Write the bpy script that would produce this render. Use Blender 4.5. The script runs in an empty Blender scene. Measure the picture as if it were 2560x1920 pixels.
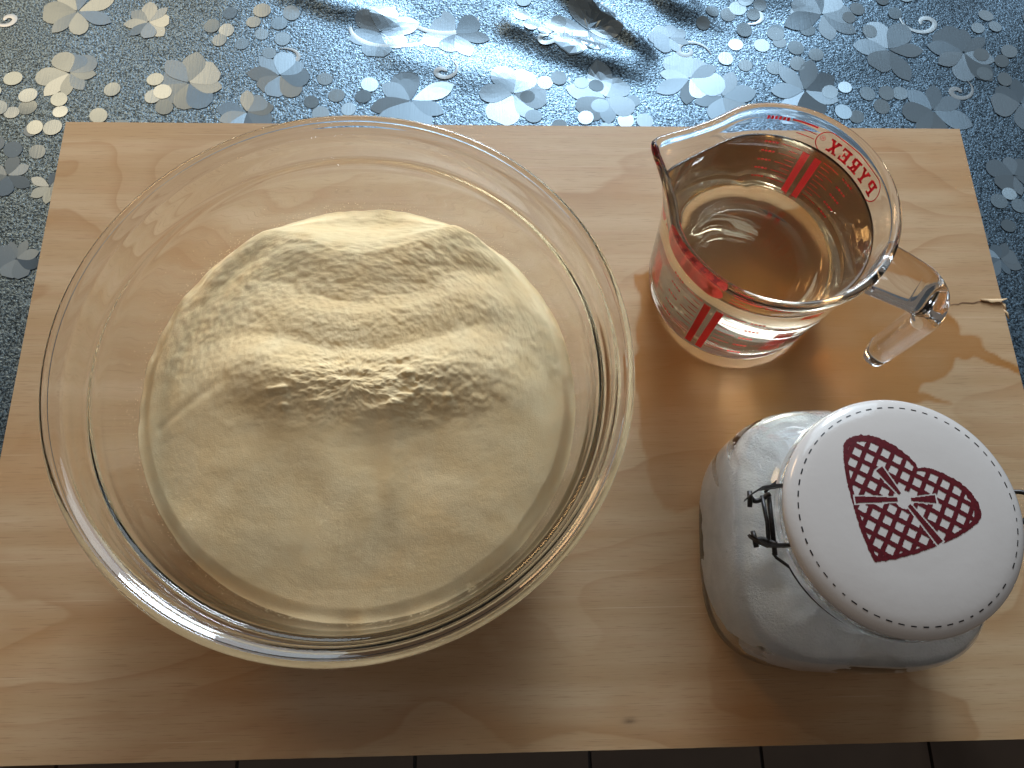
import bpy, bmesh, math, random
import numpy as np
from mathutils import Vector, Matrix
PI = math.pi
random.seed(7)
SC = bpy.context.scene
COL = SC.collection

# ------------------------------------------------------------------ camera
cam = bpy.data.cameras.new('camera')
cam.sensor_fit = 'HORIZONTAL'; cam.sensor_width = 36.0
cam.lens = 2070 / 2560 * 36.0
cam.clip_start = .01; cam.clip_end = 60
camo = bpy.data.objects.new('camera', cam); COL.objects.link(camo)
rt = Vector((0.99895539, -0.02141185, 0.040369)); up = Vector((0.00634453, 0.93985859, 0.34150488)); fw = Vector((0.0452534, 0.34089202, -0.93901265))
camo.matrix_world = Matrix(((rt.x, up.x, -fw.x, 0), (rt.y, up.y, -fw.y, 0), (rt.z, up.z, -fw.z, .47), (0, 0, 0, 1)))
SC.camera = camo

# ------------------------------------------------------------------ light
world = bpy.data.worlds.new('World'); SC.world = world; world.use_nodes = True
bgn = world.node_tree.nodes['Background']
bgn.inputs['Color'].default_value = (1.0, .87, .76, 1); bgn.inputs['Strength'].default_value = .125

def area(name, loc, target, sx, sy, power, color):
    l = bpy.data.lights.new(name, 'AREA'); l.shape = 'RECTANGLE'; l.size = sx; l.size_y = sy
    l.energy = power; l.color = color
    o = bpy.data.objects.new(name, l); COL.objects.link(o); o.location = loc
    o.rotation_euler = (Vector(target) - Vector(loc)).to_track_quat('-Z', 'Y').to_euler()
    return o
area('window_light', (.26, 2.05, .80), (.12, .25, .05), .50, .66, 33, (.82, .92, 1.0))
area('wide_fill_light', (.30, 2.25, 1.22), (.10, .25, .05), 1.75, 1.95, 38, (.72, .88, 1.0))  # added wide dim fill around the window, for highlights on glass rims
area('room_lamp', (-.98, 1.35, 1.02), (-.15, .2, 0), .40, .32, 5, (1.0, .64, .32))
SC.view_settings.view_transform = 'Standard'; SC.view_settings.look = 'None'
SC.view_settings.exposure = 0; SC.view_settings.gamma = 1
SC.render.engine = 'CYCLES'
SC.cycles.caustics_refractive = True; SC.cycles.caustics_reflective = True
SC.cycles.blur_glossy = .1
SC.cycles.max_bounces = 20; SC.cycles.transmission_bounces = 20; SC.cycles.diffuse_bounces = 4; SC.cycles.glossy_bounces = 8
SC.cycles.sample_clamp_indirect = 30
SC.cycles.use_denoising = True
try:
    SC.cycles.denoiser = 'OPENIMAGEDENOISE'; SC.cycles.denoising_input_passes = 'RGB_ALBEDO_NORMAL'
except Exception: pass

# ------------------------------------------------------------------ helpers
def ss(a, b, x):
    t = np.clip((np.asarray(x, float) - a) / (b - a), 0, 1); return t * t * (3 - 2 * t)
_rng = np.random.RandomState(3); _TAB = _rng.rand(256, 256)
def vn(x, y):
    x = np.asarray(x, float); y = np.asarray(y, float)
    xi = np.floor(x).astype(int); yi = np.floor(y).astype(int); fx = x - xi; fy = y - yi
    fx = fx ** 3 * (fx * (fx * 6 - 15) + 10); fy = fy ** 3 * (fy * (fy * 6 - 15) + 10)
    g = lambda i, j: _TAB[i & 255, j & 255]
    return ((g(xi, yi) * (1 - fx) + g(xi + 1, yi) * fx) * (1 - fy) + (g(xi, yi + 1) * (1 - fx) + g(xi + 1, yi + 1) * fx) * fy) * 2 - 1
def fbm(x, y, o=4, g=.5):
    s = 0; a = 1
    for k in range(o):
        s = s + a * vn(np.asarray(x) * 2 ** k + 17.3 * k, np.asarray(y) * 2 ** k + 9.1 * k); a *= g
    return s
def link_mesh(name, me, mat=None, parent=None, smooth=True):
    o = bpy.data.objects.new(name, me); COL.objects.link(o)
    if mat: me.materials.append(mat)
    if smooth:
        me.polygons.foreach_set('use_smooth', [True] * len(me.polygons))
    if parent: o.parent = parent
    return o
def mesh(name, V, F, mat=None, parent=None, smooth=True):
    me = bpy.data.meshes.new(name)
    me.from_pydata([tuple(map(float, v)) for v in V], [], F); me.update()
    return link_mesh(name, me, mat, parent, smooth)
def root(name, label, cat, loc=(0, 0, 0), group=None):
    o = bpy.data.objects.new(name, None); COL.objects.link(o); o.location = loc; o.empty_display_size = .02
    o['label'] = label; o['category'] = cat
    if group: o['group'] = group
    return o
def tag(o, label, cat): o['label'] = label; o['category'] = cat; return o
def crom(pts, n):
    """Catmull-Rom resample of an open polyline, n points per span."""
    P = np.array(pts, float); Q = np.vstack([2 * P[0] - P[1], P, 2 * P[-1] - P[-2]]); out = []
    for i in range(1, len(Q) - 2):
        for k in range(n):
            t = k / n; a, b, c, d = Q[i - 1], Q[i], Q[i + 1], Q[i + 2]
            out.append(.5 * ((2 * b) + (c - a) * t + (2 * a - 5 * b + 4 * c - d) * t * t + (3 * b - a - 3 * c + d) * t ** 3))
    out.append(P[-1]); return np.array(out)
def lathe(name, prof, seg, mat, parent=None, rfun=None, zfun=None, smooth=True):
    """prof: list of (r, z); starts and ends on the axis (r = 0)."""
    th = np.linspace(0, 2 * PI, seg, endpoint=False); V = []; F = []; rings = []
    for r, z in prof:
        if r < 1e-6:
            rings.append([len(V)]); V.append((0, 0, z)); continue
        rr = rfun(th, r, z) if rfun is not None else r + 0 * th
        zz = zfun(th, r, z) if zfun is not None else z + 0 * th
        s = len(V); V.extend(zip(rr * np.cos(th), rr * np.sin(th), zz)); rings.append(list(range(s, s + seg)))
    for A, B in zip(rings[:-1], rings[1:]):
        for k in range(seg):
            k2 = (k + 1) % seg
            if len(A) == 1 and len(B) == 1: continue
            if len(A) == 1: F.append((A[0], B[k2], B[k]))
            elif len(B) == 1: F.append((A[k], A[k2], B[0]))
            else: F.append((A[k], A[k2], B[k2], B[k]))
    return mesh(name, V, F, mat, parent, smooth)
def sweep(pts, rads, seg=10, cap=True):
    """tube along pts; rads: radius per point or a number"""
    P = [Vector(p) for p in pts]; n = len(P); V = []; F = []
    if not hasattr(rads, '__len__'): rads = [rads] * n
    t0 = (P[1] - P[0]).normalized(); nrm = t0.orthogonal().normalized()
    for i in range(n):
        t = (P[min(i + 1, n - 1)] - P[max(i - 1, 0)]).normalized()
        nrm = (nrm - t * nrm.dot(t)).normalized(); b = t.cross(nrm)
        for k in range(seg):
            a = 2 * PI * k / seg; V.append(P[i] + (nrm * math.cos(a) + b * math.sin(a)) * rads[i])
    for i in range(n - 1):
        for k in range(seg):
            k2 = (k + 1) % seg; F.append((i * seg + k, i * seg + k2, (i + 1) * seg + k2, (i + 1) * seg + k))
    if cap:
        F.append(tuple(reversed(range(seg)))); F.append(tuple(range((n - 1) * seg, n * seg)))
    return V, F
def box_vf(c, s, R=None):
    V = []
    for x in (-1, 1):
        for y in (-1, 1):
            for z in (-1, 1):
                v = Vector((x * s[0] / 2, y * s[1] / 2, z * s[2] / 2))
                if R is not None: v = R @ v
                V.append(v + Vector(c))
    return V, [(0, 1, 3, 2), (4, 6, 7, 5), (0, 4, 5, 1), (2, 3, 7, 6), (0, 2, 6, 4), (1, 5, 7, 3)]
def join(parts):
    V = []; F = []
    for v, f in parts:
        n = len(V); V += list(v); F += [tuple(i + n for i in q) for q in f]
    return V, F
# ---- materials
class NT:
    def __init__(s, name):
        s.m = bpy.data.materials.new(name); s.m.use_nodes = True; s.t = s.m.node_tree; s.n = s.t.nodes; s.p = s.n['Principled BSDF']; s.out = s.n['Material Output']
    def new(s, typ, **kw):
        n = s.n.new(typ)
        for k, v in kw.items():
            if k.startswith('i_'):
                key = k[2:]; key = int(key) if key.isdigit() else key.replace('_', ' ')
                if isinstance(v, bpy.types.NodeSocket): s.t.links.new(v, n.inputs[key])
                else: n.inputs[key].default_value = v
            else: setattr(n, k, v)
        return n
    def math(s, op, a, b=0.0, c=0.0):
        return s.new('ShaderNodeMath', operation=op, i_0=a, i_1=b, i_2=c).outputs[0]
    def mix(s, fac, a, b, blend='MIX'):
        n = s.new('ShaderNodeMix', data_type='RGBA', blend_type=blend)
        for i, v in ((0, fac), (6, a), (7, b)):
            if isinstance(v, bpy.types.NodeSocket): s.t.links.new(v, n.inputs[i])
            else: n.inputs[i].default_value = v if i == 0 else (*v, 1)
        return n.outputs[2]
    def ramp(s, v, a, b, lo=0.0, hi=1.0, smooth=True):
        n = s.new('ShaderNodeMapRange', i_0=v, i_1=a, i_2=b, i_3=lo, i_4=hi); n.interpolation_type = 'SMOOTHSTEP' if smooth else 'LINEAR'; return n.outputs[0]
    def coords(s, scale=(1, 1, 1), kind='Object', rot=(0, 0, 0)):
        tc = s.new('ShaderNodeTexCoord'); mp = s.new('ShaderNodeMapping', i_Vector=tc.outputs[kind], i_Scale=scale, i_Rotation=rot); return mp.outputs[0]
    def noise(s, vec, scale, detail=2.0, rough=.5, dist=0.0):
        return s.new('ShaderNodeTexNoise', i_Vector=vec, i_Scale=scale, i_Detail=detail, i_Roughness=rough, i_Distortion=dist)
    def set(s, **kw):
        for k, v in kw.items():
            key = k.replace('_', ' ')
            if isinstance(v, bpy.types.NodeSocket): s.t.links.new(v, s.p.inputs[key])
            else: s.p.inputs[key].default_value = (*v, 1) if isinstance(v, tuple) and len(v) == 3 and key not in ('Normal', 'Subsurface Radius') else v
        return s
    def bump(s, h, strength, dist, normal=None):
        kw = dict(i_Height=h, i_Strength=strength, i_Distance=dist)
        if normal is not None: kw['i_Normal'] = normal
        return s.new('ShaderNodeBump', **kw).outputs[0]

def glass_mat(name, tint=(1, 1, 1), ior=1.47, rough=0.0):
    k = NT(name); k.set(Base_Color=tint, Transmission_Weight=1.0, Roughness=rough, IOR=ior); return k.m
GLASS = glass_mat('clear_glass', (.985, .99, .99))
JUGGLASS = glass_mat('jug_glass', (.985, .985, .99))
JARGLASS = glass_mat('jar_glass', (.965, .985, .985), 1.5)
k = NT('amber_oil'); k.set(Base_Color=(1, 1, 1), Transmission_Weight=1.0, Roughness=0.0, IOR=1.46)
k.t.links.new(k.new('ShaderNodeVolumeAbsorption', i_Color=(.96, .74, .22, 1), i_Density=5.5).outputs[0], k.out.inputs['Volume']); OIL = k.m

def plain(name, col, rough=.5, metal=0.0, **kw):
    k = NT(name); k.set(Base_Color=col, Roughness=rough, Metallic=metal, **kw); return k
def trans(k, col):
    t = k.new('ShaderNodeBsdfTranslucent', i_Color=(*col, 1)); mx = k.new('ShaderNodeMixShader', i_0=.45)
    k.t.links.new(k.p.outputs[0], mx.inputs[1]); k.t.links.new(t.outputs[0], mx.inputs[2]); k.t.links.new(mx.outputs[0], k.out.inputs['Surface']); return k.m
k = plain('red_print', (.78, .015, .028), .4); RED = trans(k, (.80, .02, .03))
k = plain('pink_band_print', (.85, .09, .06), .4); PINK = trans(k, (.85, .09, .06))
k = NT('dark_wire'); c = k.coords(); n = k.noise(c, 900, 3)
k.set(Base_Color=k.mix(n.outputs[0], (.020, .019, .020), (.07, .065, .065)), Metallic=.75, Roughness=.38); WIRE = k.m
k = plain('black_stitch_print', (.012, .012, .016), .35); BLACK = k.m
k = NT('maroon_print'); n = k.noise(k.coords(), 700, 3)
k.set(Base_Color=k.mix(k.ramp(n.outputs[0], .3, .7), (.085, .006, .012), (.13, .010, .018)), Roughness=.35); MAROON = k.m
k = NT('white_enamel'); n = k.noise(k.coords(), 45, 4)
k.set(Base_Color=k.mix(n.outputs[0], (.60, .575, .565), (.66, .635, .625)), Roughness=.16, Coat_Weight=.3, Coat_Roughness=.05)
n2 = k.noise(k.coords(), 260, 2); k.set(Normal=k.bump(n2.outputs[0], .05, .001)); ENAMEL = k.m

# flour
k = NT('cream_flour'); c = k.coords()
n1 = k.noise(c, 60, 5, .6); n2 = k.noise(c, 1500, 3, .6); n3 = k.noise(c, 420, 4, .65)
k.set(Base_Color=k.mix(k.ramp(n1.outputs[0], .3, .7), (.90, .685, .385), (.92, .74, .455)), Roughness=1.0, Specular_IOR_Level=.05)
b1 = k.bump(n3.outputs[0], .14, .0007); k.set(Normal=k.bump(n2.outputs[0], .30, .0005, b1)); FLOUR = k.m
# salt
k = NT('white_salt'); c = k.coords(); n2 = k.noise(c, 700, 5, .75); n1 = k.noise(c, 110, 3)
k.set(Base_Color=k.mix(k.ramp(n1.outputs[0], .3, .7), (.86, .86, .87), (.96, .96, .97)), Roughness=.8, Subsurface_Weight=.5, Subsurface_Radius=(1.0, 1.0, 1.0), Subsurface_Scale=.035, Normal=k.bump(n2.outputs[0], .9, .0018)); SALT = k.m

# board wood
k = NT('pale_plywood')
c = k.coords()
cs = k.coords((7, 300, 60)); streak = k.noise(cs, 1, 4, .6)
cs2 = k.coords((3, 55, 20)); streak2 = k.noise(cs2, 1, 3, .55)
cf = k.coords((2.6, 6.5, 3)); fld = k.noise(cf, 1, 2.6, .5, .55)
sx = k.new('ShaderNodeSeparateXYZ', i_0=c)
fine = k.noise(k.coords((30, 60, 20)), 1, 2)
F = k.math('ADD', k.math('MULTIPLY', fld.outputs[0], 10.0), k.math('MULTIPLY', sx.outputs[1], 16.0))
F = k.math('ADD', F, k.math('MULTIPLY', fine.outputs[0], .22))
fr = k.math('FRACT', F)
line = k.math('MULTIPLY', k.math('POWER', k.ramp(fr, .45, .95, smooth=False), 2.2), k.ramp(fr, .95, 1.0, 1, 0))
amp = k.ramp(k.noise(k.coords((5, 9, 4)), 1, 2).outputs[0], .35, .65, .25, .9)
line = k.math('MULTIPLY', line, amp)
col = k.mix(k.ramp(streak2.outputs[0], .3, .7), (.465, .300, .158), (.555, .390, .235))
col = k.mix(k.math('MULTIPLY', k.ramp(streak.outputs[0], .45, .72), .5), col, (.50, .31, .18))
col = k.mix(k.math('MULTIPLY', line, .62), col, (.36, .185, .075))
blotch = k.noise(k.coords((9, 14, 5)), 1, 3)
col = k.mix(k.math('MULTIPLY', k.ramp(blotch.outputs[0], .46, .72), .5), col, (.47, .245, .095))
pore = k.noise(k.coords((55, 1500, 90)), 1, 3, .6)
col = k.mix(k.math('MULTIPLY', k.ramp(pore.outputs[0], .54, .70), .5), col, (.30, .17, .08))
scr = k.noise(k.coords((9, 1100, 20), rot=(0, 0, .22)), 1, 1, .4)
col = k.mix(k.math('MULTIPLY', k.ramp(scr.outputs[0], .70, .76), .4), col, (.70, .54, .38))
att = k.new('ShaderNodeAttribute', attribute_name='stain_shade')  # red: wet stain plus painted jug shade and glow; green: knots
sat = k.new('ShaderNodeSeparateColor', i_0=att.outputs['Color'])
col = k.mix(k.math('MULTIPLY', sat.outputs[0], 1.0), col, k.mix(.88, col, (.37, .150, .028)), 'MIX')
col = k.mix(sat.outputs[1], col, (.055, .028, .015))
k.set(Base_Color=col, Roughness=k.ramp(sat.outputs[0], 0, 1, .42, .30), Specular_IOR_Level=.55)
k.set(Normal=k.bump(streak.outputs[0], .12, .0006)); WOOD = k.m
k = NT('plywood_edge'); ed = k.noise(k.coords((12, 12, 900)), 1, 3)
k.set(Base_Color=k.mix(k.ramp(ed.outputs[0], .35, .65), (.30, .18, .09), (.55, .38, .21)), Roughness=.7); PLYEDGE = k.m
k = plain('raw_splinter', (.72, .52, .31), .6); SPLINTER = k.m
k = plain('dark_crack', (.17, .09, .045), .8); CRACK = k.m

# tablecloth foil
k = NT('silver_foil_cloth'); c = k.coords()
g1 = k.noise(c, 720, 2.5, .7); g2 = k.noise(c, 260, 2, .5)
hh = k.math('ADD', g1.outputs[0], k.math('MULTIPLY', g2.outputs[0], .6))
k.set(Base_Color=k.mix(k.ramp(g1.outputs[0], .35, .65), (.030, .050, .070), (.22, .335, .45)), Metallic=.9, Roughness=.34, Normal=k.bump(hh, .5, .0010)); FOIL = k.m
def motif_mat(name, lo, hi, tilt, rough, metal=.60):
    k = NT(name); oi = k.new('ShaderNodeObjectInfo'); r = oi.outputs['Random']
    r2 = k.math('FRACT', k.math('MULTIPLY', r, 37.7)); r3 = k.math('FRACT', k.math('MULTIPLY', r, 91.3))
    geo = k.new('ShaderNodeNewGeometry')
    v = k.new('ShaderNodeCombineXYZ', i_0=k.math('MULTIPLY', k.math('SUBTRACT', r2, .5), tilt), i_1=k.math('MULTIPLY', k.math('SUBTRACT', r3, .5), tilt))
    add = k.new('ShaderNodeVectorMath', operation='ADD', i_0=geo.outputs['Normal'], i_1=v.outputs[0])
    nm = k.new('ShaderNodeVectorMath', operation='NORMALIZE', i_0=add.outputs[0])
    st = k.noise(k.coords((900, 60, 60)), 1, 2)
    k.set(Base_Color=k.mix(r, lo, hi), Metallic=metal, Roughness=rough, Normal=k.bump(st.outputs[0], .12, .0004, nm.outputs[0])); return k.m
PETAL = motif_mat('foil_petal', (.15, .215, .275), (.25, .335, .41), .20, .33)
BERRY = motif_mat('foil_berry', (.16, .23, .29), (.31, .41, .49), .24, .32)
TENDRIL = motif_mat('foil_tendril', (.34, .41, .46), (.46, .54, .60), .2, .38)

# ------------------------------------------------------------------ setting: floor, table, cloth, board
ZC = -.012
floor = mesh('floor', *box_vf((0, .2, -.79), (3.2, 3.2, .04)), plain('grout', (.020, .013, .010), .9).m, None, False); floor['kind'] = 'structure'
k = NT('brown_tile'); n = k.noise(k.coords(), 14, 4); oi = k.new('ShaderNodeObjectInfo')
k.set(Base_Color=k.mix(n.outputs[0], (.035, .022, .015), (.06, .038, .025)), Roughness=.45); TILE = k.m
tp = bpy.data.meshes.new('tile'); tv, tf = box_vf((0, 0, 0), (.232, .232, .012)); tp.from_pydata([tuple(v) for v in tv], [], tf); tp.materials.append(TILE)
for i in range(-5, 6):
    for j in range(-2, 2):
        o = bpy.data.objects.new('tile', tp); COL.objects.link(o); o.parent = floor; o.location = (i * .237 + .035, j * .237 - .09, -.7645 + .001 * random.random())

tb = root('table', 'table under the silver tablecloth, seen only through its cloth', 'table', (.05, .42, -.77))
mesh('tabletop', *box_vf((0, 0, .77 - .036), (1.30, .88, .035)), plain('table_wood', (.20, .12, .07), .5).m, tb, False)
for sx_ in (-1, 1):
    for sy_ in (-1, 1):
        mesh('leg', *box_vf((sx_ * .58, sy_ * .37, .359), (.05, .05, .715)), bpy.data.materials['table_wood'], tb, False)

cl = root('tablecloth', 'silver foil tablecloth embossed with flowers, berries and tendrils, rucked behind the board', 'tablecloth')
def seg_d(x, y, a, b):
    ax, ay = a; bx, by = b; dx, dy = bx - ax, by - ay; L = dx * dx + dy * dy
    t = np.clip(((x - ax) * dx + (y - ay) * dy) / L, 0, 1)
    side = ((x - ax) * dy - (y - ay) * dx) / math.sqrt(L)
    return np.hypot(x - ax - t * dx, y - ay - t * dy), t, side
def cloth_h(x, y):
    x = np.asarray(x, float); y = np.asarray(y, float)
    h = .0036 * fbm(x * 7 + 31, y * 9 + 4, 2) * ss(.37, .45, y)
    wig = .004 * vn(x * 40, y * 40)
    for a, b, hgt, wd in (((.055, .510), (.138, .4275), .0105, .0085), ((.03, .455), (.135, .410), .0058, .0100), ((.085, .53), (.19, .452), .0065, .009),
                          ((-.13, .485), (-.04, .452), .005, .011), ((.12, .545), (.26, .47), .004, .012), ((-.05, .43), (.05, .405), .0028, .014), ((-.3, .56), (-.1, .50), .005, .02)):
        d, t, s_ = seg_d(x, y, a, b)
        d = d + wig
        prof = np.exp(-(d / wd) ** 2) * ss(1.02, .75, t) * (.55 + .45 * np.tanh(s_ / .002)) if hgt > .009 else np.exp(-(d / wd) ** 2) * ss(1.05, .6, t)
        h = h + hgt * prof
    keep = ss(.3600, .395, y) + ss(.345, .37, x) * .3 + ss(-.276, -.31, x) * .3
    h = h * np.clip(keep, 0, 1)
    return h + ZC
xs = np.linspace(-.60, .70, 434); ys = np.linspace(-.0245, .86, 300)
X, Y = np.meshgrid(xs, ys); Z = cloth_h(X, Y)
V = np.stack([X.ravel(), Y.ravel(), Z.ravel()], 1); nx = len(xs)
Fq = [(j * nx + i, j * nx + i + 1, (j + 1) * nx + i + 1, (j + 1) * nx + i) for j in range(len(ys) - 1) for i in range(nx - 1)]
V = list(map(tuple, V))
# front drop of the cloth
nb = len(V)
for z in (-.06, -.14):
    V += [(x, -.0245 + .002 * math.sin(x * 40), z) for x in xs]
for i in range(nx - 1):
    Fq.append((i + 1, i, nb + i, nb + i + 1)); Fq.append((nb + i + 1, nb + i, nb + nx + i, nb + nx + i + 1))
mesh('cloth', V, Fq, FOIL, cl)
def cloth_frame(x, y, rz):
    e = .002; z = float(cloth_h(x, y))
    n = Vector((float(cloth_h(x - e, y) - cloth_h(x + e, y)), float(cloth_h(x, y - e) - cloth_h(x, y + e)), 2 * e)).normalized()
    xx = Vector((math.cos(rz), math.sin(rz), 0)); xx = (xx - n * xx.dot(n)).normalized(); yy = n.cross(xx)
    M = Matrix((xx, yy, n)).transposed().to_4x4(); M.translation = Vector((x, y, z)) + n * .0003; return M
def drape(name, outline, mat, parent, at, ang, sx_, sy_, lift, org=None):
    """a thin motif laid on the cloth: its own small mesh, following the folds under it"""
    org = org or at; n = len(outline); O = np.array(outline) * (sx_, sy_); c_, s_ = math.cos(ang), math.sin(ang)
    O = np.stack([O[:, 0] * c_ - O[:, 1] * s_ + at[0], O[:, 0] * s_ + O[:, 1] * c_ + at[1]], 1); ctr = O.mean(0)
    P = np.vstack([O, ctr + (O - ctr) * .92, ctr + (O - ctr) * .5, ctr[None]])
    H = cloth_h(P[:, 0], P[:, 1]) + lift; H = H + 0
    V = [(p[0] - org[0], p[1] - org[1], h - ZC) for p, h in zip(P, H)]
    F = [(b * n + i, b * n + (i + 1) % n, b * n + n + (i + 1) % n, b * n + n + i) for b in (0, 1) for i in range(n)] + [(2 * n + i, 2 * n + (i + 1) % n, 3 * n) for i in range(n)]
    return mesh(name, V, F, mat, parent, False)
pet = []
for w_, nt in ((.34, .06), (.28, 0), (.40, .12), (.24, 0)):
    o_ = []
    for i in range(9):
        t = i / 8; o_.append((t, -w_ * math.sin(PI * t ** 1.35) ** .8 - .0))
    o_[-1] = (1 - nt, 0); o_[0] = (.03, 0)
    o_ += [(x, -y) for x, y in reversed(o_[1:-1])]
    pet.append(o_)
ber = [(.5 * math.cos(a) * 1.08, .5 * math.sin(a)) for a in np.linspace(0, 2 * PI, 18, endpoint=False)]
FLOWERS = [(-0.2856, 0.4651, 0.0228), (-0.2343, 0.4567, 0.017), (-0.2824, 0.4095, 0.0196), (-0.1986, 0.4006, 0.0229), (-0.1359, 0.4074, 0.0187), (-0.1562, 0.3764, 0.0177), (-0.3083, 0.3241, 0.0155), (-0.2796, 0.3156, 0.0119), (-0.067, 0.4477, 0.0241), (-0.0126, 0.4498, 0.0209), (0.0856, 0.4531, 0.0268), (-0.0433, 0.3874, 0.0272), (0.0289, 0.3938, 0.0263), (0.0953, 0.3917, 0.0246), (0.1457, 0.4464, 0.0138), (0.2619, 0.4666, 0.0249), (0.1571, 0.4096, 0.0224), (0.179, 0.3931, 0.0209), (0.2398, 0.3991, 0.0253), (0.3076, 0.4356, 0.0254), (0.3644, 0.4338, 0.0249), (0.3317, 0.383, 0.0247), (0.3986, 0.3894, 0.0209), (0.3794, 0.3281, 0.0174), (-0.2915, 0.2619, 0.0133), (0.3543, 0.2622, 0.0128),
           (-.36, .44, .022), (-.345, .37, .02), (.44, .46, .024), (.45, .36, .02), (-.02, .505, .024), (.17, .51, .024), (-.19, .505, .022), (.33, .505, .024)]
BERRIES = [(-0.1582, 0.4534, 12), (-0.3105, 0.379, 10), (-0.2366, 0.376, 5), (-0.0967, 0.3951, 7), (0.0439, 0.4676, 5), (0.0649, 0.387, 9), (0.1102, 0.3716, 4), (0.208, 0.4534, 16), (0.3083, 0.4754, 9), (0.2856, 0.387, 8), (0.4017, 0.4552, 5), (0.354, 0.2981, 6), (-0.3011, 0.3571, 4), (-0.2319, 0.3923, 3), (0.3905, 0.4205, 4), (0.2321, 0.4353, 5)]
TENDRILS = [(-0.3275, 0.4568, 0.0161, 0), (-0.0574, 0.4542, 0.037, 1), (-0.0221, 0.4664, 0.0306, 2), (-0.0168, 0.4118, 0.0165, 3), (0.0591, 0.442, 0.0187, 4), (0.3486, 0.461, 0.0252, 5), (0.3581, 0.3992, 0.0174, 6), (0.1629, 0.4343, 0.0207, 7), (-0.1255, 0.4218, 0.0147, 8), (0.2153, 0.4675, 0.0141, 9)]
def on_board(x, y, m=.0): return -.272 - m < x < .341 + m and -.04 < y < .359 + m
for (x, y, r) in FLOWERS:
    fo = bpy.data.objects.new('flower', None); COL.objects.link(fo); fo.parent = cl; fo.location = (x, y, ZC); fo.empty_display_size = .005
    n = random.choice((6, 7, 7, 8)); a0 = random.random() * 6.28; gap = random.choice((0, 0, .6))
    for i in range(n):
        a = a0 + (2 * PI - gap) * i / n + random.uniform(-.10, .10); L = r * random.uniform(.92, 1.28)
        px, py = x + .5 * L * math.cos(a), y + .5 * L * math.sin(a)
        if on_board(px, py, .001): continue
        drape('petal', random.choice(pet), PETAL, fo, (x, y), a, L, L * random.uniform(.85, 1.15), .00030 + .000035 * i + .0000011 * (FLOWERS.index((x, y, r)) % 26))
for (x, y, n) in BERRIES:
    bo = bpy.data.objects.new('berry_cluster', None); COL.objects.link(bo); bo.parent = cl; bo.location = (x, y, ZC); bo.empty_display_size = .005
    pts = []; tries = 0; spread = .0062 * math.sqrt(n) + .002
    while len(pts) < n and tries < 4000:
        tries += 1; a = random.random() * 6.28; q = math.sqrt(random.random()) * spread * 1.25
        px, py = x + q * 1.25 * math.cos(a), y + q * math.sin(a)
        if on_board(px, py, .003) or any((px - u) ** 2 + (py - v) ** 2 < .0096 ** 2 for u, v in pts): continue
        pts.append((px, py))
        s_ = random.uniform(.0095, .0122); drape('berry', ber, BERRY, bo, (px, py), random.random() * 3, s_, s_, .00034 + .000012 * (len(pts) + 17 * BERRIES.index((x, y, n))) % .0003, (x, y))
for (x, y, r, kk) in TENDRILS:
    rr = random.Random(kk); flip = rr.choice((-1, 1)); a0 = {0: 2.5, 1: 3.3, 2: 3.6, 3: 1.2, 4: 2.0, 5: 2.4, 6: 1.0}.get(kk, rr.random() * 6.28)
    P2 = []
    for i in range(40):
        t = i / 39
        if kk in (1, 2): ang = a0 + 2.6 * t; q = r * (.85 + .12 * math.sin(3 * t)); px, py = x + q * math.cos(ang), y + .55 * q * math.sin(ang)
        else:
            ang = a0 + flip * 7.4 * (1 - t); q = r * (.16 + .20 * t + .95 * max(0, t - .55) ** 1.6 * 2.2); px, py = x - .3 * r + q * math.cos(ang), y + q * .8 * math.sin(ang)
        P2.append((px, py))
    V = []; F = []
    for i, (px, py) in enumerate(P2):
        q = P2[min(i + 1, 39)]; p0 = P2[max(i - 1, 0)]; d = Vector((q[0] - p0[0], q[1] - p0[1])).normalized(); nn = Vector((-d.y, d.x)); w_ = .0019 * math.sin(PI * min(1, .12 + i / 44)) ** .6
        for s_, dz in ((-1, .0001), (-.5, .00016), (.5, .00016), (1, .0001)):
            V.append((px + nn.x * w_ * s_, py + nn.y * w_ * s_, float(cloth_h(px, py)) + dz + .0003))
    for i in range(39):
        if on_board(*P2[i], .002): continue
        for q in range(3): F.append((i * 4 + q, (i + 1) * 4 + q, (i + 1) * 4 + q + 1, i * 4 + q + 1))
    mesh('tendril', V, F, TENDRIL, cl)

# board
BX0, BX1, BY0, BY1 = -.27064, .33985, -.03343, .35827
STAIN_GLOW = [(0.1031, 0.2455), (0.124, 0.2515), (0.1492, 0.2623), (0.206, 0.2762), (0.2646, 0.2556), (0.2903, 0.2288), (0.3048, 0.2131), (0.3104, 0.2013), (0.3201, 0.2003), (0.3223, 0.1939), (0.3307, 0.1845), (0.3419, 0.1791), (0.3428, 0.1738), (0.3249, 0.1786), (0.3117, 0.1864), (0.3002, 0.1852), (0.2926, 0.1772), (0.2749, 0.1682), (0.2729, 0.1639), (0.2856, 0.1602), (0.298, 0.1553), (0.2953, 0.1536), (0.2792, 0.1573), (0.2691, 0.1579), (0.2634, 0.1508), (0.2454, 0.1466), (0.2043, 0.1396), (0.1683, 0.1228), (0.1434, 0.0981), (0.1129, 0.0917), (0.1018, 0.1041), (0.0993, 0.132), (0.0972, 0.164), (0.1023, 0.21)]  # wet stain right of the jug; left part paints its shadow and caustic
def inside_poly(x, y, poly):
    ins = np.zeros(x.shape, bool); n = len(poly); d = np.full(x.shape, 9.)
    for i in range(n):
        (x1, y1), (x2, y2) = poly[i], poly[(i + 1) % n]
        c_ = ((y1 > y) != (y2 > y)) & (x < (x2 - x1) * (y - y1) / (y2 - y1 + 1e-12) + x1); ins ^= c_
        d = np.minimum(d, seg_d(x, y, (x1, y1), (x2, y2))[0])
    return np.where(ins, d, -d)
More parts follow.
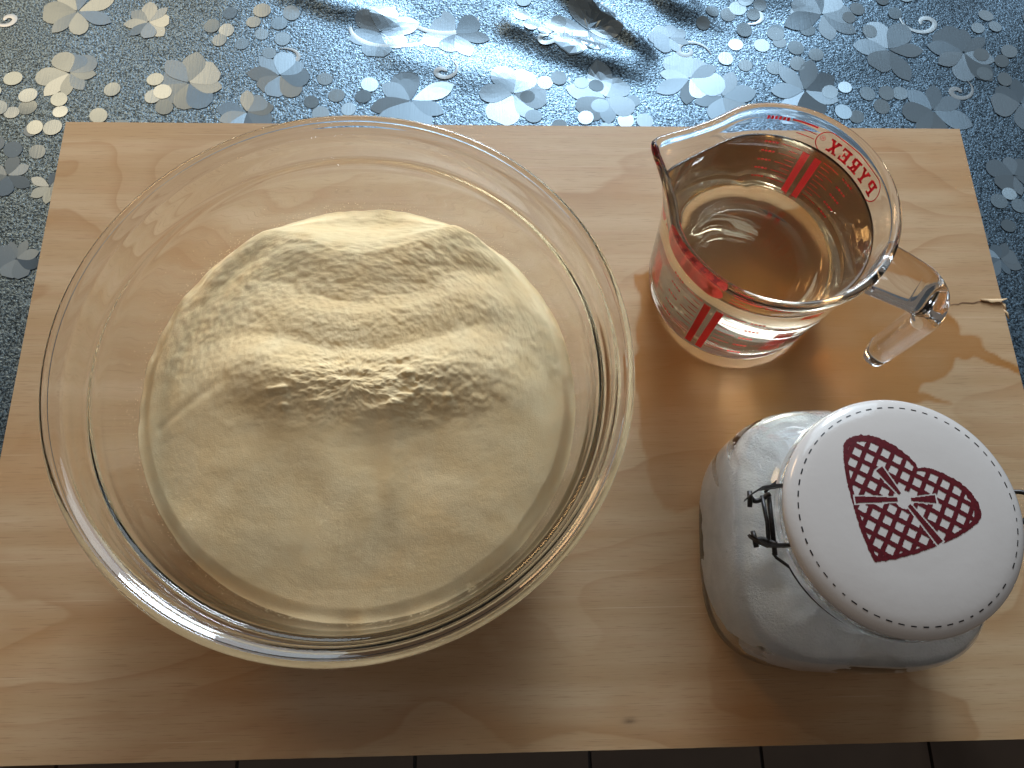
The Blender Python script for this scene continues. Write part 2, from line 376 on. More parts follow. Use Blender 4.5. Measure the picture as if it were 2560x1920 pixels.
bxs = np.linspace(BX0, BX1, 408); bys = np.linspace(BY0, BY1, 262); X, Y = np.meshgrid(bxs, bys)
Z = 0 * X
bd = root('baking_board', 'pale plywood baking board lying on the tablecloth under the bowl, jug and jar', 'board')
V = list(map(tuple, np.stack([X.ravel(), Y.ravel(), Z.ravel()], 1))); nx = len(bxs); ny = len(bys)
F = [(j * nx + i, j * nx + i + 1, (j + 1) * nx + i + 1, (j + 1) * nx + i) for j in range(ny - 1) for i in range(nx - 1)]
wx = X + .0016 * vn(X * 130, Y * 130) + .003 * vn(X * 45, Y * 45); wy = Y + .0016 * vn(X * 130 + 50, Y * 130) + .002 * vn(X * 45 + 9, Y * 45)
sd = inside_poly(wx, wy, STAIN_GLOW)
wet_shade = ss(-.0008, .0012, sd) * (.80 + .20 * np.exp(-np.clip(sd, 0, 1) / .004)) * (.95 + .2 * vn(X * 35, Y * 60))
wet_shade *= 1 - .55 * ss(.20, .11, X) * ss(.2, .1, Y)  # weaker at left, where the jug's shadow and caustic are painted in
wet_shade = np.maximum(wet_shade, 1.0 * ss(.0385, .0345, np.hypot(wx - .1634, wy - .2366)))  # disc under the jug base: shade seen through the glass, painted dark
dark = np.zeros_like(X)
for (px, py, a, b) in ((.0809, -.0195, .0032, .0011), (.1553, .3545, .006, .0016), (.168, .353, .003, .001)):
    dark = np.maximum(dark, .75 * np.exp(-(((X - px) / a) ** 2 + ((Y - py) / b) ** 2)))
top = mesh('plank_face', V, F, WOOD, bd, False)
ca = top.data.color_attributes.new('stain_shade', 'FLOAT_COLOR', 'POINT')
ca.data.foreach_set('color', np.stack([np.clip(wet_shade, 0, 1).ravel(), dark.ravel(), 0 * X.ravel(), 0 * X.ravel() + 1], 1).astype(np.float32).ravel())
# plywood edge with a worn lip
V = []; F = []
outl = [(x, BY0) for x in bxs[::4]] + [(BX1, y) for y in bys[::4]] + [(x, BY1) for x in bxs[::-1][::4]] + [(BX0, y) for y in bys[::-1][::4]]
for i, (x, y) in enumerate(outl):
    e = .0004 * abs(vn(i * .7, 3.3)); sx_ = 1 if x > 0 else -1; 
    V += [(x, y, -.0001), (x + e * (1 if x >= BX1 - 1e-6 else -1 if x <= BX0 + 1e-6 else 0), y + e * (1 if y >= BY1 - 1e-6 else -1 if y <= BY0 + 1e-6 else 0), -.0012), (x, y, -.0118)]
n = len(outl)
for i in range(n):
    j = (i + 1) % n
    for q in (0, 1): F.append((i * 3 + q, i * 3 + q + 1, j * 3 + q + 1, j * 3 + q))
F.append(tuple(i * 3 + 2 for i in range(n)))
mesh('plywood_edge', V, F, PLYEDGE, bd, False)
# lifted splinter and the crack it left at the right edge
pts = [(.3029 + (.338 - .3029) * t, .2228 + .0028 * t + .0006 * float(vn(t * 14, 1.7)), 0) for t in np.linspace(0, 1, 24)]
V = []; F = []
for i, p in enumerate(pts):
    w_ = .00028 * math.sin(PI * (i + 1) / 25) + .00008; V += [(p[0], p[1] - w_, .00025), (p[0], p[1] + w_, .00025)]
F = [(2 * i, 2 * i + 2, 2 * i + 3, 2 * i + 1) for i in range(23)]
mesh('crack', V, F, CRACK, bd, False)
sp = []
for i, t in enumerate(np.linspace(0, 1, 9)):
    w_ = .0030 * math.sin(PI * (.08 + .84 * t)) + .0006 * float(vn(t * 9, 4.))
    sp += [(.3255 + .0165 * t, .2268, .0003), (.3255 + .0165 * t, .2268 - w_ * .5, .0016 + .0007 * t), (.3255 + .0165 * t, .2268 - w_, .0008 + .0014 * t)]
F = [(3 * i + q, 3 * i + 3 + q, 3 * i + 4 + q, 3 * i + 1 + q) for i in range(8) for q in (0, 1)]
o = mesh('splinter', sp, F, SPLINTER, bd, True)
for (x_, y_, r_) in ((.3405, .2225, .0030), (.3412, .217, .0020)):
    V, F = sweep([(x_ - .002, y_ + .003, -.0005), (x_, y_, -.0001), (x_ + .0005, y_ - .004, -.0004)], [.0004, r_ * .4, .0005], 6)
    mesh('splinter', V, F, SPLINTER, bd, True)

# ------------------------------------------------------------------ mixing bowl and flour
BC = (-.0591, .1399)
bo_ = crom([(.050, .0), (.058, .0012), (.070, .0050), (.086, .0140), (.1000, .0270), (.1105, .0440), (.1172, .0640), (.1204, .0820), (.1216, .0900), (.1232, .0955), (.1248, .1000), (.1258, .1045), (.1264, .1090), (.1276, .1128), (.1303, .1148), (.1316, .1166)], 8)
bi_ = crom([(.1294, .1188), (.1275, .1174), (.1256, .1161), (.1243, .1144), (.1235, .1108), (.1229, .1060), (.1223, .1010), (.1213, .0986), (.1200, .0977), (.1190, .0962), (.1184, .0930), (.1174, .0870), (.1160, .0795), (.1133, .0655), (.1068, .0462), (.0966, .0300), (.0830, .0178), (.0680, .0092), (.0560, .0060), (.0440, .0050)], 8)
rim_c = np.array((.1305, .1186)); rim = [(rim_c[0] + .0021 * math.cos(a), rim_c[1] + .0022 * math.sin(a)) for a in np.linspace(-.7, PI - .4, 17)]
bowl_prof = [(0, .0012), (.046, .0012)] + [tuple(p) for p in bo_] + rim + [tuple(p) for p in bi_] + [(0, .0045)]
bowl = lathe('mixing_bowl', bowl_prof, 640, GLASS)
bowl.location = (*BC, .0003)
tag(bowl, 'large round clear glass mixing bowl heaped with flour', 'bowl')
ii = bi_[::-1]
def bowl_rin(z): return np.interp(z, ii[:, 1], ii[:, 0])
NA, NR = 420, 230
th = np.linspace(0, 2 * PI, NA, endpoint=False); rho = np.linspace(0, 1, NR + 1)[1:] ** .85
zed = .0602 + .0026 * np.sin(th) + .0009 * fbm(np.cos(th) * 6 + 20, np.sin(th) * 6 + 20, 4)
Rr = bowl_rin(zed) + .0004
U = rho[:, None] * np.cos(th)[None]; Vv = rho[:, None] * np.sin(th)[None]
def flour_h(u, v):
    ro = np.hypot(u, v)
    wob = .030 * fbm(u * 2.6 + 5, v * 1.6, 3) + .05 * u * u
    vc = v + .225 * (1 - .55 * ss(.35, .8, v)) * ss(-1, -.6, v) * ss(1.02, .86, v) + wob + .05 * np.cos(u * 6) * (u > -2)
    cz = np.interp(vc, [-1, -.75, -.5, -.3, -.12, 0, .05, .1, .16, .22, .27, .32, .36, .42, .44, .46, .50, .56, .62, .66, .69, .74, .80, .85, .89, .94, 1.05],
                   np.array([0, 4.8, 10.2, 15.2, 19.2, 21.8, 23.4, 25.4, 28.4, 30.8, 31.6, 30.8, 29.2, 26.4, 25.5, 25.4, 26.0, 26.4, 25.6, 23.6, 22.2, 22.2, 23.0, 22.6, 19.8, 12.5, 1]) * .001)
    sz = .0270 * np.clip(1 - ro ** 2.2, 0, 1) ** .75 * (.78 + .22 * ss(-.8, .5, v)) + .001
    w_ = ss(.90, .22, np.abs(u - .04 + .1 * vn(v * 3, 2.2)) - .12 * ss(.5, -.4, v))
    z = w_ * cz + (1 - w_) * sz
    # a shallow groove along the left, finger marks on the near slope
    d = np.abs(np.hypot(u + .05, v + .05) - .83); a = np.arctan2(v, u)
    z = z - .0013 * np.exp(-(d / .045) ** 2) * ss(1.6, 2.2, np.abs(a)) * ss(-.45, .1, v)
    z = z + .0016 * np.exp(-((u + .42 - .35 * ss(.2, -.7, v) * 1.4) / .14) ** 2) * ss(.35, .1, v) * ss(-.8, -.4, v)
    z = z + .0013 * np.exp(-((u - .17) / .05) ** 2) * ss(-.02, -.1, v) * ss(-.62, -.4, v) * (1 + .4 * np.tanh((u - .11) / .012))
    z = z - .0005 * np.exp(-(seg_d(u, v, (-.87, -.15), (-.57, .03))[0] / .02) ** 2)
    z = z + .0009 * np.exp(-(((u - .55) / .12) ** 2 + ((v - .66) / .05) ** 2)) - .0012 * np.exp(-(((u - .52) / .14) ** 2 + ((v - .57) / .04) ** 2))
    cl_ = ss(-.24, -.06, v) * ss(.22, .08, v) * ss(.80, .15, np.abs(u - .10)) + .28 * ss(.60, .7, v) * ss(.92, .82, v) * ss(.6, .3, np.abs(u - .05))
    crumb = fbm(u * 22, v * 38, 4, .6); z = z + cl_ * (.0007 * fbm(u * 13 + 2 * v, v * 24, 4, .55) + .0011 * np.clip(vn(u * 6 + 4, v * 17) - .1, 0, 1) + .00025 * fbm(u * 60, v * 80, 3))
    z = z + .00012 * fbm(u * 30, v * 34, 4, .65) * (.35 + 2.0 * ss(-.2, .3, v)) + .00022 * fbm(u * 4, v * 6, 3) 
    lumps = np.clip(vn(u * 17 + 60, v * 30 + 11) - .55, 0, 1); z = z + .0045 * lumps * ss(-.16, -.08, v) * ss(.1, .0, v) * ss(.55, .3, np.abs(u - .05))
    return z
Hh = flour_h(U, Vv)
edge = ss(1.0, .93, np.hypot(U, Vv)); base = zed[None, :]
flat = .0598 + .0026 * Vv + Hh
Zf = base * (1 - edge) + flat * edge
XX = Rr[None] * U; YY = Rr[None] * Vv
V = [(0, 0, float(.0598 + flour_h(np.array(0.), np.array(0.))))] + list(map(tuple, np.stack([XX.ravel(), YY.ravel(), Zf.ravel()], 1)))
F = [(0, 1 + k, 1 + (k + 1) % NA) for k in range(NA)]
for j in range(NR - 1):
    a = 1 + j * NA
    F += [(a + k, a + NA + k, a + NA + (k + 1) % NA, a + (k + 1) % NA) for k in range(NA)]
last = 1 + (NR - 1) * NA
for zf in (.85, .65, .45, .25, .1):
    zz = .0048 + (zed - .0048) * zf; rr = bowl_rin(zz) + .0004; s = len(V)
    V += list(zip(rr * np.cos(th), rr * np.sin(th), zz))
    F += [(last + k, s + k, s + (k + 1) % NA, last + (k + 1) % NA) for k in range(NA)]; last = s
F.append(tuple(last + k for k in reversed(range(NA))))
fl = mesh('flour_heap', V, F, FLOUR); fl.location = (*BC, .0003)
tag(fl, 'heap of cream coloured flour with a hollow and crumbly ridge inside the glass bowl', 'flour')

# flour dust clinging to the glass above the flour line
V = []; F = []
for q in range(900):
    a = random.random() * 2 * PI; dz = min(.022, .0010 + random.expovariate(1 / .0042)); z = .0602 + .0026 * math.sin(a) + dz; rr_ = float(bowl_rin(z)) - .00012
    s_ = random.uniform(.00012, .00036) * (1 if dz < .006 else .7); c = Vector((rr_ * math.cos(a), rr_ * math.sin(a), z)); t1 = Vector((-math.sin(a), math.cos(a), 0)); t2 = Vector((.45 * math.cos(a), .45 * math.sin(a), .9)); nn = Vector((-math.cos(a), -math.sin(a), .5)).normalized()
    b = len(V); V += [c + t1 * s_, c + t2 * s_ * .8, c - t1 * s_ * 1.1, c - t2 * s_, c + nn * s_ * .8]; F += [(b, b + 1, b + 4), (b + 1, b + 2, b + 4), (b + 2, b + 3, b + 4), (b + 3, b, b + 4)]
fd = mesh('flour_dust', V, F, FLOUR, fl, False); fd['kind'] = 'stuff'

# ------------------------------------------------------------------ measuring jug and oil
JC = (.1634, .2366); SP = math.radians(151); HA = math.radians(-36)
def jug_spout(th, z):
    d = np.arctan2(np.sin(th - SP), np.cos(th - SP)); s = ss(.052, .100, z)
    return .0135 * np.exp(-np.abs(d / .20) ** 1.5) * s ** 1.4 - .0022 * np.exp(-((np.abs(d) - .55) / .22) ** 2) * s
def jug_ro(z): return np.interp(z, [0, .0015, .004, .009, .02, .06, .094, .1], [.0465, .0502, .0526, .0540, .0546, .0578, .0612, .0626])
def jug_r(th, r, z): return r + jug_spout(th, z) * (r > .04)
jo = [(0, .0035), (.030, .0033), (.036, .0026), (.040, .0004), (.043, .0)] + [tuple(p) for p in crom([(.0465, -.0001), (.0503, .0020), (.0529, .0055), (.0541, .0100), (.0551, .0250), (.0576, .0580), (.0600, .0840), (.0614, .0945)], 5)]
jr = [(.0608 + .0026 * math.cos(a), .0968 + .0030 * math.sin(a)) for a in np.linspace(-.5, PI + .4, 12)]
ji_ = crom([(.0574, .0930), (.0563, .0820), (.0540, .0570), (.0516, .0270), (.0506, .0170), (.0480, .0118), (.0425, .0093), (.0380, .0090)], 5)
jp = jo + jr + [tuple(p) for p in ji_] + [(.02, .0098), (0, .0102)]
jug = root('measuring_jug', 'clear glass measuring jug with red print, pouring spout and open handle, holding amber oil', 'measuring jug', (*JC, .0003))
lathe('jug_body', jp, 224, JUGGLASS, jug, jug_r)
# handle: a strap that leaves the rim, turns down and ends free
hp = [(.0600, .0905), (.0680, .0915), (.0760, .0922)] + [(.0812 + .0150 * math.sin(a), .0775 + .0150 * math.cos(a)) for a in np.linspace(0, math.radians(92), 13)] + [(.0960, .0660), (.0956, .0520), (.0950, .0380), (.0942, .0235)]
hp = crom(hp, 3)
hw = np.interp(np.linspace(0, 1, len(hp)), [0, .15, .4, .6, .9, 1], [.033, .0285, .0255, .0240, .0225, .0205]); ht = np.interp(np.linspace(0, 1, len(hp)), [0, .3, .5, .8, 1], [.0135, .0135, .0152, .0156, .0145])
V = []; F = []; NS = 28; er = Vector((math.cos(HA), math.sin(HA), 0)); et = Vector((-math.sin(HA), math.cos(HA), 0)); ez = Vector((0, 0, 1))
extra = [(0, 1)]
rings = []
for i in range(len(hp)):
    rings.append((hp[i], hw[i], ht[i], (hp[min(i + 1, len(hp) - 1)] - hp[max(i - 1, 0)])))
dlast = rings[-1][3] / np.linalg.norm(rings[-1][3])
for e_, sc in ((.0018, .93), (.0032, .75), (.0039, .4)):
    rings.append((hp[-1] + dlast * e_, hw[-1] * sc, ht[-1] * sc, dlast))
for p, w_, t_, d in rings:
    d = d / np.linalg.norm(d); nrm = np.array((-d[1], d[0]))
    for q in range(NS):
        a = 2 * PI * q / NS; ca_, sa_ = math.cos(a), math.sin(a); e_ = .66
        u_ = math.copysign(abs(ca_) ** e_, ca_) * w_ / 2; v_ = math.copysign(abs(sa_) ** e_, sa_) * t_ / 2 * (1 - .25 * (abs(u_) / (w_ / 2)) ** 2 if sa_ > 0 else 1)
        pr = p + nrm * v_; V.append(er * pr[0] + et * u_ + ez * pr[1])
n = len(rings)
for i in range(n - 1):
    for q in range(NS):
        q2 = (q + 1) % NS; F.append((i * NS + q, (i + 1) * NS + q, (i + 1) * NS + q2, i * NS + q2))
F.append(tuple(range(NS))); F.append(tuple(reversed(range((n - 1) * NS, n * NS))))
me_h = mesh('handle', V, F, JUGGLASS, jug)
bm = bmesh.new(); bm.from_mesh(me_h.data); bmesh.ops.recalc_face_normals(bm, faces=bm.faces); bm.to_mesh(me_h.data); bm.free()
# printing on the outside of the glass
jo_arr = np.array([p for p in jo if p[0] > .0464]); 
def on_jug(s, z, th0, lift=-.00012):
    r0 = np.interp(z, jo_arr[:, 1], jo_arr[:, 0]); a = th0 + s / .058
    r = float(r0 + jug_spout(np.array(a), z) + lift); return (r * math.cos(a), r * math.sin(a), z)
def strip_vf(s0, s1, z0, z1, th0, n=6, lift=-.00012):
    V = []; F = []; m = max(2, int(abs(s1 - s0) / .002) + 2)
    zs = np.linspace(z0, z1, n)
    for z in zs:
        for s in np.linspace(s0, s1, m): V.append(on_jug(s, float(z), th0, lift))
    for j in range(n - 1):
        for i in range(m - 1): F.append((j * m + i, j * m + i + 1, (j + 1) * m + i + 1, (j + 1) * m + i))
    return V, F
def text_tris(body, size, offset=0.0):
    cu = bpy.data.curves.new('text', 'FONT'); cu.body = body; cu.size = size; cu.offset = offset; cu.fill_mode = 'FRONT'; cu.resolution_u = 3
    cu.align_x = 'CENTER'; cu.align_y = 'CENTER'
    o = bpy.data.objects.new('text', cu); COL.objects.link(o)
    dg = bpy.context.evaluated_depsgraph_get(); me = bpy.data.meshes.new_from_object(o.evaluated_get(dg))
    V = [(v.co.x, v.co.y) for v in me.vertices]; F = [tuple(p.vertices) for p in me.polygons]
    bpy.data.objects.remove(o); bpy.data.meshes.remove(me); bpy.data.curves.remove(cu); return V, F
def map_text(VF, th0, s0, z0, sx_=1.0, sy_=1.0, lift=-.00012):
    V, F = VF; return [on_jug(s0 + x * sx_, z0 + y * sy_, th0, lift) for x, y in V], F
# bold slab lettering drawn as strokes
GLY = {'P': [(0, 0, .62, .16), (.14, 0, .40, 1), (0, .84, .75, 1), (.62, .46, .90, .94), (.3, .40, .75, .55)],
       'R': [(0, 0, .56, .16), (.14, 0, .40, 1), (0, .84, .75, 1), (.62, .50, .90, .94), (.3, .42, .75, .57), ('d', .48, .45, .74, .0, .26), (.68, 0, 1.0, .16)],
       'E': [(0, 0, .92, .16), (.12, 0, .38, 1), (0, .84, .92, 1), (.78, 0, .92, .32), (.78, .70, .92, 1), (.3, .43, .66, .58), (.56, .34, .68, .67)],
       'Y': [('d', .18, 1, .50, .45, .26), ('d', .82, 1, .50, .45, .26), (.37, 0, .63, .5), (.22, 0, .78, .16), (0, .86, .42, 1), (.60, .86, 1.0, 1)],
       'X': [('d', .18, 1, .80, 0, .28), ('d', .82, 1, .20, 0, .28), (0, .86, .42, 1), (.58, .86, 1, 1), (0, 0, .42, .15), (.58, 0, 1, .15)]}
def slab_text(word, th0, s_start, z0, w_, h_, gap, lift):
    V = []; F = []
    for i, ch in enumerate(word):
        ox = s_start + i * (w_ + gap)
        for g_i, g in enumerate(GLY[ch]):
            if g[0] == 'd':
                _, xa, ya, xb, yb, t_ = g; q = [(xa - t_ / 2, ya), (xb - t_ / 2, yb), (xb + t_ / 2, yb), (xa + t_ / 2, ya)]
            else: q = [(g[0], g[1]), (g[2], g[1]), (g[2], g[3]), (g[0], g[3])]
            b = len(V); V += [on_jug(ox + x * w_, z0 + y * h_, th0, lift - g_i * .000006) for x, y in q]; F.append((b, b + 1, b + 2, b + 3))
    return V, F
def oval_line(th0, sc, zc, a, b, t_, lift=-.00012, fill=False):
    P = []; n = 96
    for i in range(n):
        an = 2 * PI * i / n; c_, s_ = math.cos(an), math.sin(an); L_ = a - b
        P.append((math.copysign(L_, c_) + b * c_ if abs(c_) > 1e-9 else 0, b * s_))
    if fill:
        V = []; F = []
        for i in range(0, n // 4 + 1):
            pass
        for s in np.linspace(-a, a, 50):
            hb = b if abs(s) < a - b else math.sqrt(max(0, b * b - (abs(s) - a + b) ** 2))
            V += [on_jug(sc + s, zc - hb, th0, lift), on_jug(sc + s, zc, th0, lift), on_jug(sc + s, zc + hb, th0, lift)]
        for i in range(49):
            for q in (0, 1): F.append((3 * i + q, 3 * i + 3 + q, 3 * i + 4 + q, 3 * i + 1 + q))
        return V, F
    V = []; F = []
    for (x, y) in P:
        an = math.atan2(y, x - math.copysign(max(0, min(abs(x), a - b)), x)) if True else 0
        V += [on_jug(sc + x, zc + y, th0, lift), on_jug(sc + x - t_ * math.cos(an), zc + y - t_ * math.sin(an), th0, lift)]
    for i in range(n):
        j = (i + 1) % n; F.append((2 * i, 2 * j, 2 * j + 1, 2 * i + 1))
    return V, F
for side, th0 in ((0, math.radians(55)), (1, math.radians(235))):
    sc_parts = []
    sc_parts.append(strip_vf(-.0060, -.0017, .0105, .066, th0, 14)); sc_parts.append(strip_vf(.0017, .0060, .0105, .066, th0, 14))
    zz = np.linspace(.020, .066, 9)
    for i, z in enumerate(zz):
        big = i % 2 == 0
        sc_parts.append(strip_vf(-.0075 - (.011 if big else .006), -.0075, z, z + .0006, th0, 2)); sc_parts.append(strip_vf(.0075, .0075 + (.011 if big else .006), z, z + .0006, th0, 2))
        if big:
            for s0 in (-.030, .021):
                for q in range(4): sc_parts.append(strip_vf(s0 + q * .0022, s0 + q * .0022 + .0015, z - .0006, z + .0014, th0, 2))
    sc_parts.append(strip_vf(.0055, .0200, .0905, .0917, th0, 2)); sc_parts.append(strip_vf(.0045, .0120, .0865, .0871, th0, 2)); sc_parts.append(strip_vf(.0045, .0150, .0828, .0834, th0, 2))
    for q in range(6): sc_parts.append(strip_vf(.0215 + q * .0022, .0230 + q * .0022, .0895, .0918, th0, 2))
    mesh('graduation_print', *join(sc_parts), RED, jug, False)
    if side == 0:
        mesh('logo_print', *join([slab_text('PYREX', th0, -.0418, .0803, .0066, .0092, .0012, -.0001), oval_line(th0, -.0212, .0849, .0250, .0080, .0006), map_text(text_tris('®', .0045), th0, .0006, .0862)]), RED, jug, False)
        for q in range(13): pass
        mesh('small_print', *join([strip_vf(-.0420 + q * .0030, -.0420 + q * .0030 + .0020, .0738, .0749, th0, 2) for q in range(12)]), RED, jug, False)
    else:
        mesh('logo_band', *oval_line(th0, -.0235, .0849, .0240, .0072, 0, -.00006, True), PINK, jug, False)
        mesh('logo_print', *slab_text('PYREX', th0, -.0418, .0803, .0066, .0092, .0012, -.0001), plain('dark_red_print', (.22, .004, .008), .4).m, jug, False)
# oil
zo = .0800
low = [p for p in ji_[::-1] if p[1] < zo]
op = [(0, .0100), (.02, .0096)] + [(p[0] + .0002, p[1] - .0002) for p in low] + [(float(np.interp(zo, ji_[::-1][:, 1], ji_[::-1][:, 0])) + .0002, zo), (.0553, zo - .0004), (.0535, zo - .0007), (0, zo - .0007)]
oil = lathe('oil', op, 160, OIL, None, lambda th, r, z: r + jug_spout(th, z) * (r > .0536))
oil.location = (*JC, .0003); tag(oil, 'amber cooking oil filling most of the glass measuring jug', 'oil')

# ------------------------------------------------------------------ storage jar with white salt
KC = (.1885, .0668); JR = math.radians(-4)
def sq(th, n, rot=JR):
    c_, s_ = np.abs(np.cos(th - rot)), np.abs(np.sin(th - rot)); return 1 / (c_ ** n + s_ ** n) ** (1 / n)
def jar_n(z): return 2 + 1.35 * (1 - ss(.060, .094, z))
def jar_r(th, r, z): return r * sq(th, float(jar_n(z)))
jo2 = [(0, .0030), (.040, .0030), (.048, .0006)] + [tuple(p) for p in crom([(.0520, .0), (.0585, .0018), (.0632, .0075), (.0648, .0180), (.0650, .0420), (.0642, .0580), (.0614, .0730), (.0565, .0835), (.0515, .0905), (.0498, .0945), (.0498, .0985), (.0520, .1002), (.0536, .1028), (.0536, .1052), (.0520, .1070), (.0495, .1078), (.0490, .1094), (.0478, .1100)], 5)]
ji2 = crom([(.0458, .1098), (.0452, .1080), (.0452, .0985), (.0474, .0918), (.0532, .0850), (.0588, .0762), (.0621, .0660), (.0633, .0540), (.0636, .0400), (.0633, .0180), (.0610, .0095), (.0540, .0058)], 5)
jar = root('storage_jar', 'square clip-top glass jar with a white lid printed with a dark red heart', 'jar', (*KC, .0003))
lathe('jar_body', jo2 + [tuple(p) for p in ji2] + [(0, .0050)], 200, JARGLASS, jar, jar_r)
lp = [(0, .1102), (.0440, .1102), (.0440, .1106), (.0500, .1106)] + [tuple(p) for p in crom([(.0520, .1108), (.0530, .1117), (.0534, .1131), (.0531, .1147), (.0519, .1163), (.0490, .1179), (.0440, .1192), (.0340, .1205), (.0200, .1213)], 5)] + [(.01, .1215), (0, .12155)]
lid = lathe('lid', lp, 160, ENAMEL, jar)
lpa = np.array([p for p in lp[4:] ])[::-1]
def lid_z(r): return np.interp(r, lpa[:, 0], lpa[:, 1])
def lid_print(name, mask, x0, x1, y0, y1, step, mat, lift=.00014):
    xs = np.arange(x0, x1, step); ys = np.arange(y0, y1, step); X, Y = np.meshgrid(xs, ys)
    M = mask(X + step / 2, Y + step / 2); idx = -np.ones((len(ys) + 1, len(xs) + 1), int); V = []; F = []
    for j, i in np.argwhere(M):
        q = []
        for dj, di in ((0, 0), (0, 1), (1, 1), (1, 0)):
            if idx[j + dj, i + di] < 0:
                x, y = x0 + (i + di) * step, y0 + (j + dj) * step; idx[j + dj, i + di] = len(V); V.append((x, y, float(lid_z(math.hypot(x, y))) + lift))
            q.append(idx[j + dj, i + di])
        F.append(tuple(q))
    return mesh(name, V, F, mat, lid, True)
HR = math.radians(-33)
def heart_mask(X, Y):
    X = X + .0036; Y = Y - .0012
    c_, s_ = math.cos(HR), math.sin(HR); u = c_ * X + s_ * Y + .0012; v = -s_ * X + c_ * Y
    wob = .0003 * vn(X * 900, Y * 900)
    def heart(m):
        x = np.abs(u) / (.0322 - m); y = (v + .0005) / (.0272 - m)
        up_ = np.where(x > .5, .52, .74) + np.where(x > .5, .41, .19) * np.sqrt(np.clip(1 - (x * 2 - 1) ** 2, 0, 1))
        # lobes above, tapering sides below
        lo = .52 - 1.52 * (1 - np.clip(x, 0, 1) ** 1.12) ** .76
        return (x < 1) & (y < up_) & (y > lo)
    out = heart(-wob); inn = heart(.0026 + wob)
    p = .0056; a = (u * .94 + v * .34); b = (-u * .34 + v * .94)
    a = u * math.cos(.04) + v * math.sin(.04); b = -u * math.sin(.04) + v * math.cos(.04)
    lat = (np.abs((a / p) % 1 - .5) > .5 - .18 + wob * 60) | (np.abs((b / p) % 1 - .5) > .5 - .18 + wob * 60)
    M = out & (~inn | lat)
    # bow: knot, two loops, two tails with white outline
    ku, kv = -.0012 + .0015, .0040
    du, dv = u - ku, v - kv
    def arm(ang, l0, l1, w0, w1, grow):
        c2, s2 = math.cos(ang), math.sin(ang); t = du * c2 + dv * s2; n_ = np.abs(-du * s2 + dv * c2)
        ww = w0 + (w1 - w0) * np.clip((t - l0) / (l1 - l0), 0, 1); return (t > l0 - grow) & (t < l1 + grow) & (n_ < ww + grow)
    arms = ((2.70, .003, .0165, .0006, .0018), (.58, .003, .0140, .0006, .0018), (-2.58, .003, .0215, .0008, .0015), (-.42, .003, .0225, .0008, .0015))
    for a_ in arms: M = M & ~arm(*a_, .0008)
    M = M & ~(np.hypot(du, dv) < .0042)
    for a_ in arms: M = M | arm(*a_, 0)
    return M & ~(np.hypot(du, dv) < .0028)
lid_print('heart_print', heart_mask, -.036, .036, -.036, .036, .00025, MAROON)
parts = []
for i in range(58):
    if random.random() < .03: continue
    a0 = 2 * PI * i / 58 + .03; L = .0026 * random.choice((1, 1, 1, .9, .55)); w_ = .00055 * random.uniform(.8, 1.15); V = []
    for a, r in ((a0 - L / .095, .0482 - w_ / 2), (a0 + L / .095, .0482 - w_ / 2), (a0 + L / .095, .0482 + w_ / 2), (a0 - L / .095, .0482 + w_ / 2)):
        V.append((r * math.cos(a), r * math.sin(a), float(lid_z(r)) + .00013))
    parts.append((V, [(0, 1, 2, 3)]))
mesh('stitch_print', *join(parts), BLACK, lid, False)
# wire bail: hinge plates, bolts, hinge wires, neck wire, front clasp
for sgn, yy in ((1, .0148), (-1, -.0118)):
    P = [(-.0440, yy), (-.0530, yy + .0002), (-.0590, yy - .0004 * sgn), (-.0635, yy - .0030 * sgn), (-.0660, yy - .0052 * sgn)]
    V = []; F = []
    for i, (x, y) in enumerate(P):
        zc = .1072 - .0012 * i; hz = (.0020, .0022, .0024, .0026, .0016)[i]; nrm = Vector((.0, 1, 0)) if i < 2 else Vector((.5, 1 * sgn, 0)).normalized() * sgn
        for dy, dz in ((-.0007, -hz), (.0007, -hz), (.0007, hz), (-.0007, hz)): V.append((x + nrm.x * dy, y + nrm.y * dy, zc + dz))
    for i in range(len(P) - 1):
        for q in range(4): F.append((4 * i + q, 4 * i + (q + 1) % 4, 4 * i + 4 + (q + 1) % 4, 4 * i + 4 + q))
    F += [(3, 2, 1, 0), (16, 17, 18, 19)]
    pl = mesh('hinge_plate', V, F, WIRE, jar, False)
    V, F = sweep([(-.0625, yy - .0005 * sgn, .1000), (-.0628, yy - .0050 * sgn, .0998), (-.0632, yy - .0078 * sgn, .0996)], [.0012, .0012, .0011], 10)
    mesh('bolt', V, F, WIRE, pl)
    V, F = sweep(crom([(-.0625, yy - .002 * sgn, .0985), (-.0600, yy - .0045 * sgn, .0975), (-.0570, yy - .0040 * sgn, .0980), (-.0545, yy - .0025 * sgn, .0990), (-.0530, yy - .0018 * sgn, .1)], 4), .0012, 8)
    mesh('hook', V, F, WIRE, pl)
    bmv, bmf = [], []
V, F = sweep([(-.0562, -.0105, .0985), (-.0558, 0, .0990), (-.0565, .0125, .0985)], .00095, 10); mesh('hinge_wire', V, F, WIRE, jar)
V, F = sweep([(-.0532, -.0145, .0965), (-.0532, 0, .0975), (-.0530, .0128, .0975)], .00115, 10); mesh('hinge_wire', V, F, WIRE, jar)
nw = [(-.0540, -.0135, .0965), (-.0525, -.0155, .0958)] + [(.0512 * math.cos(a), .0512 * math.sin(a), .0965) for a in np.linspace(math.radians(203), math.radians(350), 34)] + [(.0540, -.004, .0955)]
V, F = sweep(nw, .00075, 8); mesh('neck_wire', V, F, WIRE, jar)
nw = [(-.0540, .0145, .0965), (-.0525, .0160, .0958)] + [(.0512 * math.cos(a), .0512 * math.sin(a), .0965) for a in np.linspace(math.radians(157), math.radians(14), 34)] + [(.0540, .0120, .0955)]
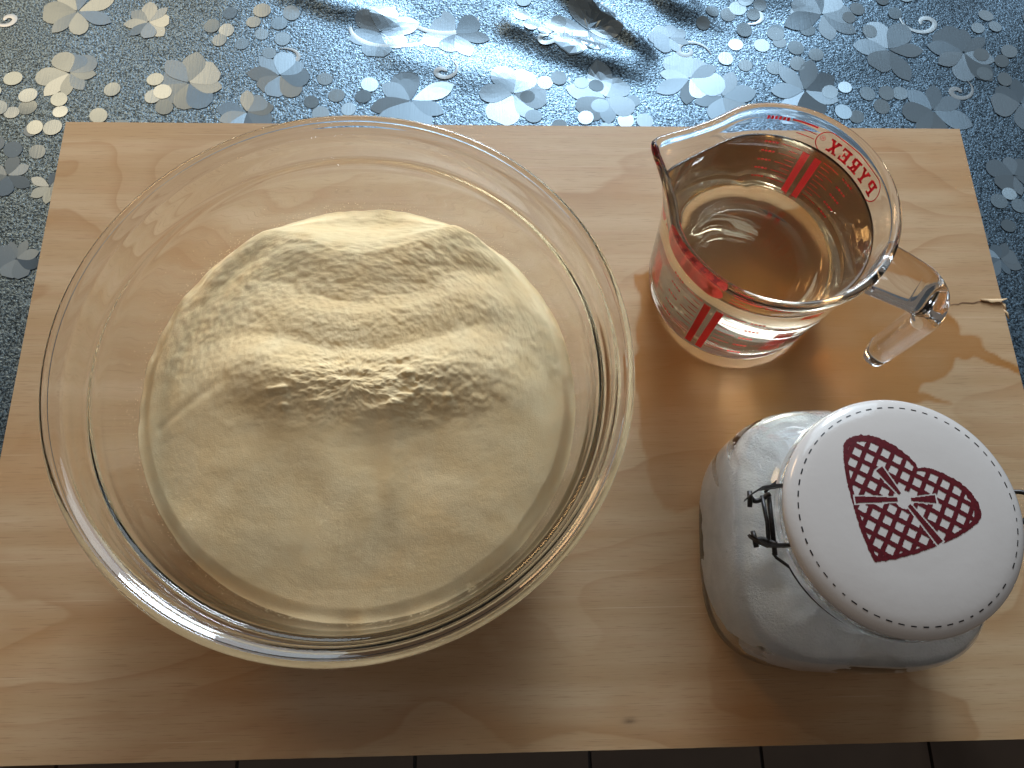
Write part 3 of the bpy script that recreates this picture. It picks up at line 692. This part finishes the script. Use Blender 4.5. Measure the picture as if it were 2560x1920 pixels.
V, F = sweep(nw, .00075, 8); mesh('neck_wire', V, F, WIRE, jar)
cw = crom([(.0530, -.004, .0955), (.0600, -.003, .1010), (.0655, .002, .1030), (.0672, .0075, .1035), (.0655, .0115, .1020), (.0600, .0125, .0990), (.0530, .0120, .0955)], 5)
V, F = sweep(cw, .0011, 8); mesh('front_clasp', V, F, WIRE, jar)
# salt
NA2 = 170; th = np.linspace(0, 2 * PI, NA2, endpoint=False); V = []; F = []; rings = []
def jar_in(z): return np.interp(z, ji2[::-1][:, 1], ji2[::-1][:, 0])
zl = list(np.linspace(.0062, .0700, 40))
for z in zl:
    r = jar_in(z) * sq(th, float(jar_n(z)))
    gap = np.clip(.8 * fbm(3.1 * np.cos(th) + z * 26 + 7, 3.1 * np.sin(th) + z * 31 + 3, 3) - .04 + .25 * ss(.030, .012, z), 0, 1)
    seam = ss(0.02, .65, gap); r = r + .0003 - .0070 * seam + .0006 * fbm(np.cos(th) * 30, np.sin(th) * 30 + z * 400, 2) * seam
    s = len(V); V += list(zip(r * np.cos(th), r * np.sin(th), z + 0 * th)); rings.append((s, r))
s_last, r_last = rings[-1]; ztop = zl[-1]
for f_ in (.97, .92, .86, .78, .7, .6, .5, .4, .3, .2, .1):
    x, y = r_last * f_ * np.cos(th), r_last * f_ * np.sin(th)
    z = ztop + .0055 * ss(1.0, .8, f_) + (.0045 * fbm(x * 40 + 7, y * 40, 3) + .0022 * np.abs(fbm(x * 130, y * 130, 3))) * ss(1.0, .8, f_)
    s = len(V); V += list(zip(x, y, z)); rings.append((s, None))
for (a, _), (b, _) in zip(rings[:-1], rings[1:]):
    F += [(a + k, a + (k + 1) % NA2, b + (k + 1) % NA2, b + k) for k in range(NA2)]
ctr = len(V); V.append((0, 0, ztop + .006)); b = rings[-1][0]; F += [(b + k, b + (k + 1) % NA2, ctr) for k in range(NA2)]; F.append(tuple(reversed(range(NA2))))
salt = mesh('salt', V, F, SALT); salt.location = (*KC, .0003); tag(salt, 'white clumped salt filling the square glass jar under the heart lid', 'salt')
